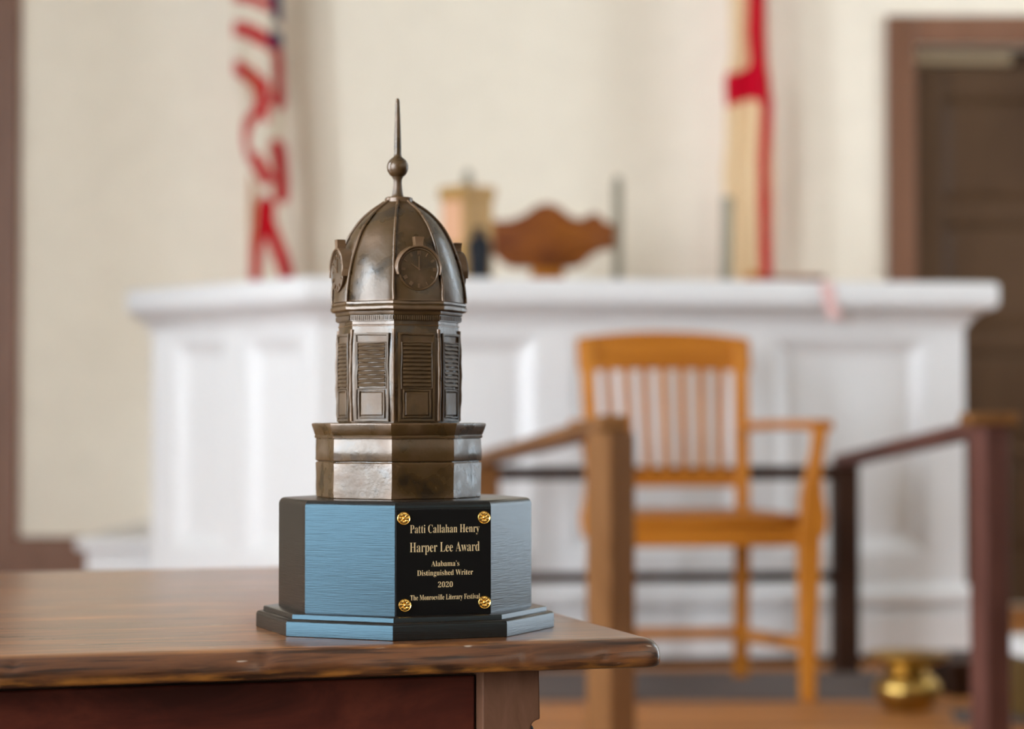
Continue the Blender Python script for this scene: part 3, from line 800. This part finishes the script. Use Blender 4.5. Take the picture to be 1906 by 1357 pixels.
# gavel
gv = thing('gavel', 'small brown wooden gavel lying on the white bench top', 'gavel', (.78, 6.34, BT), math.radians(6))
MB().lathe([(.012, -.034), (.016, -.030), (.016, -.018), (.013, -.014), (.0135, .014), (.016, .018), (.016, .030), (.012, .034)], 20, Matrix.Translation((-.105, 0, .016)) @ Matrix.Rotation(PI / 2, 4, 'X')).build('head', M_OAKX, gv, smooth=50)
MB().tube([(-.10, 0, .016), (-.05, 0, .016), (.03, 0, .0155), (.08, 0, .016), (.10, 0, .016)], [.005, .0055, .007, .008, .006], 10).build('handle', M_JUDGE, gv, smooth=60)

# judge's chair: two slim stiles, carved crest panel, splat, arms, seat
JZ = .535
jc = thing('judge_chair', 'carved brown wooden judge chair with slim grey stiles behind the bench', 'chair', (.10, 7.3, JZ))
sx = .243
for s in (-1, 1):
    h = 1.155 if s > 0 else 1.175
    MB().lathe([(.016, .0), (.018, .35), (.017, .40), (.0165, h - .05), (.019, h - .045), (.019, h - .035), (.014, h - .028), (.016, h - .012), (.006, h)], 16, Matrix.Translation((s * sx, 0, 0))).build('stile', M_GREYPOST, jc, smooth=50)
out_t = [(-.235, .985), (-.20, 1.005), (-.15, .995), (-.10, .998), (-.06, 1.015), (-.02, 1.045), (.015, 1.053), (.05, 1.042), (.09, 1.010), (.12, 1.000), (.145, 1.012), (.165, 1.022), (.185, 1.012), (.205, .990), (.235, .985)]
out_b = [(.235, .905), (.19, .900), (.155, .880), (.125, .850), (.095, .842), (-.095, .842), (-.125, .852), (-.16, .885), (-.19, .91), (-.235, .92)]
pl = out_t + out_b
pl = [(x, z + .014) for x, z in pl]
MB().loft([[(x, -.018, z) for x, z in pl], [(x, .014, z) for x, z in pl]]).build('crest_panel', M_JUDGE, jc, bevel=.006)
MB().loft([[(x * .72 + .005, -.026, .945 + (z - .945) * .62) for x, z in pl], [(x * .8 + .005, -.016, .945 + (z - .945) * .72) for x, z in pl]]).build('carving', M_JUDGE, jc, bevel=.004)
MB().bar((.015, 0, .46), (.015, 0, .87), .11, .016, (0, 1, 0)).build('splat', M_OAK, jc, bevel=.003)
MB().box(-.243, .243, -.36, .0, .42, .46).build('seat', M_JUDGE, jc, bevel=.01)
for s in (-1, 1):
    MB().box(s * .235 - .025, s * .235 + .025, -.34, -.01, .735, .765).build('arm', M_JUDGE, jc, bevel=.008)
    MB().box(s * .235 - .018, s * .235 + .018, -.33, -.29, .46, .735).build('arm_support', M_JUDGE, jc, bevel=.004)
    MB().box(s * .215 - .022, s * .215 + .022, -.34, -.30, 0, .42).build('leg', M_JUDGE, jc, bevel=.004)
# slim grey post near the cream flag
gp = thing('stanchion_post', 'slim grey post standing behind the bench left of the cream flag', 'post', (.672, 7.15, JZ))
MB().lathe([(.11, 0), (.11, .012), (.09, .02), (.02, .03)], 32).build('base', M_GREYPOST, gp, smooth=40)
MB().tube([(-.004, 0, .02), (.0, 0, .5), (.012, 0, 1.055)], .0185, 14).build('pole', M_GREYPOST, gp, smooth=60)
MB().lathe([(.0185, 1.05), (.021, 1.054), (.021, 1.066), (.012, 1.074)], 16, Matrix.Translation((.012, 0, 0))).build('cap', M_GREYPOST, gp, smooth=50)

# ------------------------------------------------------------------ flags
def seg_d(p, a, b_):
    ax, ay = a; bx_, by = b_; dx, dy = bx_ - ax, by - ay
    L2 = dx * dx + dy * dy
    t = 0 if L2 == 0 else max(0, min(1, ((p[0] - ax) * dx + (p[1] - ay) * dy) / L2))
    return math.hypot(p[0] - ax - t * dx, p[1] - ay - t * dy)
def inpoly(p, poly):
    c = False; n = len(poly)
    for i_ in range(n):
        (x1, y1), (x2, y2) = poly[i_], poly[i_ - 1]
        if (y1 > p[1]) != (y2 > p[1]) and p[0] < (x2 - x1) * (p[1] - y1) / (y2 - y1) + x1: c = not c
    return c
def interp(tab, v):
    for (a, *A), (b_, *B) in zip(tab, tab[1:]):
        if a <= v <= b_:
            t = (v - a) / (b_ - a); return [x + (y_ - x) * t for x, y_ in zip(A, B)]
    return list(tab[-1][1:]) if v > tab[-1][0] else list(tab[0][1:])
US = dict(red=(.52, .006, .014), white=(.80, .71, .58), blue=(.035, .04, .12))
# cloth plan: coordinates are in millimetre-like units on the hanging cloth, u across, v down from the top hem
def flag(name, label, D, x0px, outline, colour, fold, vmin, vmax, pole_u, pole_top, polemat):
    k_ = D / F_PX
    org = Vector(((x0px - 953) * k_, D, JZ))
    root = thing(name, label, 'flag', org)
    nu, nv = 64, 220
    verts = []; cols = []; faces = []
    for side in (0, 1):
        for j in range(nv + 1):
            v = vmin + (vmax - vmin) * j / nv
            l, r = interp(outline, v)
            for i_ in range(nu + 1):
                t = i_ / nu; u = l + (r - l) * t
                z = CAM_Z + (785 - v) * k_ - JZ
                dy = fold(t, v)
                e = math.sin(PI * t) ** .5
                if side: dy = .03 * e + dy * .3
                else: dy = -.035 * e + dy * e
                verts.append(((u - x0px) * k_, dy, z)); cols.append(colour(u, v, t) if not side else colour(l + (r - l) * (1 - t * .4), v + 40, 1))
    st_ = (nu + 1) * (nv + 1)
    for side in (0, 1):
        for j in range(nv):
            for i_ in range(nu):
                a = side * st_ + j * (nu + 1) + i_
                faces.append((a, a + 1, a + nu + 2, a + nu + 1) if side else (a, a + nu + 1, a + nu + 2, a + 1))
    me = bpy.data.meshes.new('cloth'); me.from_pydata(verts, [], faces)
    ca = me.color_attributes.new('dye', 'FLOAT_COLOR', 'POINT')
    for i_, c in enumerate(cols): ca.data[i_].color = (*c, 1)
    link('cloth', me, M_FLAG, root, smooth=180)
    pu = (pole_u - x0px) * k_
    MB().tube([(pu, .005, .03), (pu, .005, pole_top)], .013, 14).build('pole', polemat, root, smooth=60)
    MB().lathe([(.13, 0), (.135, .01), (.12, .022), (.05, .035), (.025, .06), (.022, .09)], 32, Matrix.Translation((pu, .005, 0))).build('stand', M_BRASS, root, smooth=40)
    MB().lathe([(.014, 0), (.022, .01), (.018, .03), (.028, .06), (.02, .10), (.002, .17)], 16, Matrix.Translation((pu, .005, pole_top))).build('finial', M_BRASS, root, smooth=50)
    return root

us_out = [(-160, 436, 520), (-60, 430, 520), (0, 432, 521), (60, 432, 523), (150, 434, 526), (195, 452, 530), (260, 449, 532), (320, 463, 535), (370, 470, 536), (430, 466, 531), (515, 464, 546), (600, 462, 548), (700, 470, 540)]
us_red = [([(436, -8), (470, -4), (500, 10)], 9), ([(438, 52), (465, 58), (485, 70), (503, 82)], 11), ([(440, 124), (462, 138), (488, 160), (490, 190)], 11),
          ([(488, 190), (486, 206)], 12), ([(484, 200), (462, 228), (452, 258), (456, 285)], 8), ([(490, 205), (498, 224)], 5),
          ([(476, 298), (486, 314), (497, 334)], 11), ([(495, 385), (492, 424)], 15), ([(488, 420), (476, 470), (472, 560), (472, 640)], 10), ([(500, 415), (520, 470), (538, 525), (540, 640)], 11),
          ([(517, 100), (520, 150), (516, 190)], 9), ([(514, 270), (524, 330), (523, 366)], 10), ([(436, -90), (470, -84), (500, -66)], 10)]
def us_col(u, v, t):
    if u > 503 + 4 * math.sin(v * .05) and v < 84 and not (38 < v < 58 and u > 507): return US['blue']
    for pts, w_ in us_red:
        for a, b_ in zip(pts, pts[1:]):
            if seg_d((u, v), a, b_) < w_ * 1.22: return US['red']
    return US['white']
def us_fold(t, v):
    return -.020 * math.sin(t * 9.5 + .012 * v) - .012 * math.sin(t * 4 - .02 * v) + (.10 * max(0, t - .70) / .30)
flag('national_flag', 'furled red and white striped flag with blue corner on pole', 7.96, 488, us_out, us_col, us_fold, -160, 700, 470, 2.05, M_OAK)

al_out = [(-160, 1366, 1424), (0, 1360, 1430), (100, 1362, 1432), (150, 1350, 1438), (190, 1352, 1441), (260, 1352, 1443), (330, 1345, 1444), (420, 1356, 1442), (515, 1364, 1440), (700, 1370, 1440)]
al_red = [([(1408, -160), (1410, 0), (1409, 60), (1413, 115)], 14), ([(1428, 185), (1420, 300), (1421, 420), (1425, 520), (1426, 700)], 10.5)]
knot = [(1348, 138), (1374, 134), (1390, 126), (1405, 100), (1424, 104), (1434, 140), (1438, 200), (1422, 200), (1408, 190), (1394, 184), (1374, 192), (1348, 200)]
AL_RED = (.55, .002, .020)
def al_col(u, v, t):
    if inpoly((u, v), knot): return AL_RED
    for pts, w_ in al_red:
        for a, b_ in zip(pts, pts[1:]):
            if seg_d((u, v), a, b_) < w_ * 1.2: return AL_RED
    return (.82, .60, .36)
def al_fold(t, v):
    return -.022 * math.sin(t * 11 + .003 * v) - .008 * math.sin(t * 5 + .015 * v) + (.05 * max(0, t - .78) / .22)
flag('state_flag', 'furled cream flag with crimson diagonal cross on pole', 7.96, 1400, al_out, al_col, al_fold, -160, 700, 1405, 2.05, M_OAK)

# ------------------------------------------------------------------ oak armchair
CH = thing('armchair', 'golden oak slatted armchair standing inside the witness railing', 'chair', (.432, 5.63, STEP1), math.radians(6.5))
fx, fy, rx, ry = .255, -.235, .192, .215
SZ = .440
def Bd(a, b_, w_, t_, name, mat=M_OAK, ref=(0, 1, 0), bev=.006, w1=None, t1=None):
    return MB().bar(a, b_, w_, t_, ref, w1=w1, t1=t1).build(name, mat, CH, bevel=bev)
for s in (-1, 1):
    # front legs: tapered square, fuller at the seat
    Bd((s * (fx - .004), fy, 0), (s * fx, fy, SZ - .02), .034, .034, 'leg', w1=.056, t1=.05)
    # rear legs
    Bd((s * rx, ry + .03, 0), (s * rx, ry, SZ - .02), .036, .036, 'leg', w1=.038, t1=.040)
    # back posts rise from the seat and lean back
    Bd((s * rx, ry, SZ - .03), (s * (rx + .014), ry + .085, .882), .036, .034, 'back_post')
    # arm and curved arm support
    m = MB(); pts = [(s * .205, ry + .03, .655), (s * .225, ry - .10, .660), (s * .262, -.05, .662), (s * .285, -.19, .662), (s * .288, -.235, .660)]
    rings = []
    for i_, p in enumerate(pts):
        hw = (.016, .022, .030, .036, .030)[i_]
        rings.append([(p[0] - hw, p[1], p[2] - .012), (p[0] + hw, p[1], p[2] - .012), (p[0] + hw, p[1], p[2] + .012), (p[0] - hw, p[1], p[2] + .012)])
    m.loft(rings).build('arm', M_OAKX, CH, bevel=.006)
    m = MB(); rings = []
    for (x, z, wx, wy) in ((s * .262, .395, .060, .045), (s * .266, .44, .064, .045), (s * .262, .49, .052, .040), (s * .266, .54, .038, .036), (s * .277, .60, .030, .034), (s * .284, .655, .034, .036)):
        rings.append([(x - wx / 2, fy - wy / 2, z), (x + wx / 2, fy - wy / 2, z), (x + wx / 2, fy + wy / 2, z), (x - wx / 2, fy + wy / 2, z)])
    m.loft(rings).build('arm_support', M_OAK, CH, smooth=40, bevel=.005)
    # side stretchers
    Bd((s * (fx - .004), fy, .135), (s * rx, ry + .02, .115), .022, .034, 'stretcher', M_OAKX, ref=(0, 0, 1))
Bd((-rx, ry + .02, .120), (rx, ry + .02, .120), .020, .030, 'stretcher', M_OAKX, ref=(0, 0, 1))
# dished seat
seat_o = []
for i_ in range(40):
    a = 2 * PI * i_ / 40
    sxx = abs(math.cos(a)) ** .35 * (1 if math.cos(a) >= 0 else -1); syy = abs(math.sin(a)) ** .35 * (1 if math.sin(a) >= 0 else -1)
    y_ = syy * .255; wx = .262 - .04 * (y_ + .255) / .51
    seat_o.append((sxx * wx, y_))
def sring(k_, z): return [(x * k_, y_ * k_, z) for x, y_ in seat_o]
MB().loft([sring(.97, SZ - .022), sring(.995, SZ - .015), sring(1.0, SZ - .005), sring(.985, SZ + .004), sring(.93, SZ + .004), sring(.75, SZ - .004), sring(.4, SZ - .008), sring(.05, SZ - .009)]).build('seat', M_OAKX, CH, smooth=50)
Bd((-fx, fy - .005, SZ - .045), (fx, fy - .005, SZ - .045), .022, .048, 'front_apron', M_OAKX, ref=(0, 0, 1), bev=.003)
Bd((-rx, ry, SZ - .045), (rx, ry, SZ - .045), .022, .048, 'rear_apron', M_OAKX, ref=(0, 0, 1), bev=.003)
for s in (-1, 1): Bd((s * fx, fy, SZ - .045), (s * rx, ry, SZ - .045), .022, .048, 'side_apron', M_OAKX, ref=(0, 0, 1), bev=.003)
# curved crest rail with an arched top
rings = []
for i_ in range(25):
    t = -1 + 2 * i_ / 24
    x = t * .230; yb = ry + .088 + .028 * (1 - t * t)
    top = .888 + .020 * (1 - abs(t) ** 2.2); bot = .800 + .006 * (1 - t * t)
    yl = ry + .064 + .028 * (1 - t * t)
    rings.append([(x, yl - .012, bot), (x, yl + .014, bot), (x, yb + .014, top), (x, yb - .012, top)])
MB().loft(rings).build('crest_rail', M_OAKX, CH, smooth=40, bevel=.006)
# lower back rail
rings = []
for i_ in range(17):
    t = -1 + 2 * i_ / 16
    x = t * .198; yb = ry + .018 + .022 * (1 - t * t)
    rings.append([(x, yb - .011, .500), (x, yb + .011, .500), (x, yb + .011, .540), (x, yb - .011, .540)])
MB().loft(rings).build('back_rail', M_OAKX, CH, smooth=40, bevel=.003)
for i_ in range(7):
    t = -1 + 2 * (i_ + 1) / 8
    x = t * .186
    Bd((x, ry + .02 + .022 * (1 - t * t), .530), (t * .200, ry + .066 + .028 * (1 - t * t), .805), .022, .012, 'slat', bev=.003)

# ------------------------------------------------------------------ witness railing
WR = thing('witness_railing', 'dark brown wooden railing with sloping handrails around the oak armchair', 'railing', (0, 0, STEP1))
FL = Vector((.199, 4.56)); FR = Vector((.985, 4.66)); BLp = Vector((-.068, 5.95)); BRp = Vector((.886, 6.02))
def post(c, wd, h, rot, mat, name='post'):
    M_ = Matrix.Translation((c.x, c.y, 0)) @ Matrix.Rotation(math.radians(rot), 4, 'Z')
    return MB().box(-wd / 2, wd / 2, -wd / 2, wd / 2, 0, h, M_).build(name, mat, WR, bevel=.006)
HF, HB = .648, .555
p = post(FL, .073, HF, 42, M_RAIL); 
post(FR, .062, HF + .012, 24, M_RAILR)
post(BLp, .066, HB, 8, M_RAIL); post(BRp, .066, HB, 8, M_RAILD)
def hand(a, za, b_, zb, mat, w_=.062):
    a3 = Vector((a.x, a.y, za)); b3 = Vector((b_.x, b_.y, zb)); d = (a3 - b3).normalized()
    MB().bar(a3 + d * .035, b3 - d * .04, w_, .034).build('handrail', mat, WR, bevel=.008)
hand(FL, HF + .016, BLp, HB + .016, M_RAIL)
hand(FR, HF + .012, BRp, HB + .010, M_RAILR, .05)
MB().box(-.052, .052, -.04, .04, 0, .028, Matrix.Translation((FR.x, FR.y, HF + .012)) @ Matrix.Rotation(math.radians(8), 4, 'Z')).build('post_cap', M_RAIL, WR, bevel=.006)
def rail2(z, t_, name):
    a3 = Vector((BLp.x, BLp.y, z)); b3 = Vector((BRp.x, BRp.y, z))
    MB().bar(a3, b3, .035, t_).build(name, M_RAILD, WR, bevel=.003)
rail2(HB - .022, .036, 'rear_rail'); rail2(.258, .026, 'lower_rail')

# ------------------------------------------------------------------ things on the platform floor
mt = MB().box(-.55, 1.02, 5.42, 6.02, STEP1, STEP1 + .006).build('floor_mat', M_MAT, bevel=.002)
tag(mt, 'thin grey brown mat lying under the oak armchair', 'mat')
mt2 = MB().box(0, .30, 0, .22, 0, .006).build('floor_cloth', M_MAT, None, (.985, 5.02, STEP1), math.radians(-8), bevel=.002)
tag(mt2, 'small grey mat on the floor right of the spittoon', 'mat')
sp = thing('spittoon', 'round brass spittoon with wide flared rim on the platform floor', 'spittoon', (.915, 5.24, STEP1))
MB().lathe([(.045, 0), (.052, .004), (.058, .012), (.070, .030), (.078, .048), (.076, .064), (.062, .078), (.050, .088), (.046, .096)], 40).build('bowl', M_BRASS, sp, smooth=50)
MB().lathe([(.046, .094), (.052, .103), (.070, .112), (.090, .121), (.098, .130), (.098, .134), (.088, .131), (.066, .122), (.045, .112), (.03, .108)], 40).build('rim', M_BRASS, sp, smooth=50)
dk = thing('wooden_step', 'low dark wooden step behind the right railing post', 'step', (1.20, 5.66, STEP1), math.radians(8))
MB().box(-.15, .15, -.14, .14, 0, .065).build('riser_box', M_RAILD, dk)
MB().box(-.16, .16, -.155, .15, .065, .085).build('tread', M_RAILD, dk, bevel=.004)
cr_ = thing('storage_crate', 'brown wooden crate with pale top at the right edge behind post', 'crate', (1.36, 5.12, STEP1), math.radians(8))
MB().box(-.215, .2, -.15, .15, 0, .142).build('body', M_OLIVE, cr_, bevel=.003)
MB().box(-.228, .21, -.16, .16, .142, .178).build('lid', M_WHITE, cr_, bevel=.004)
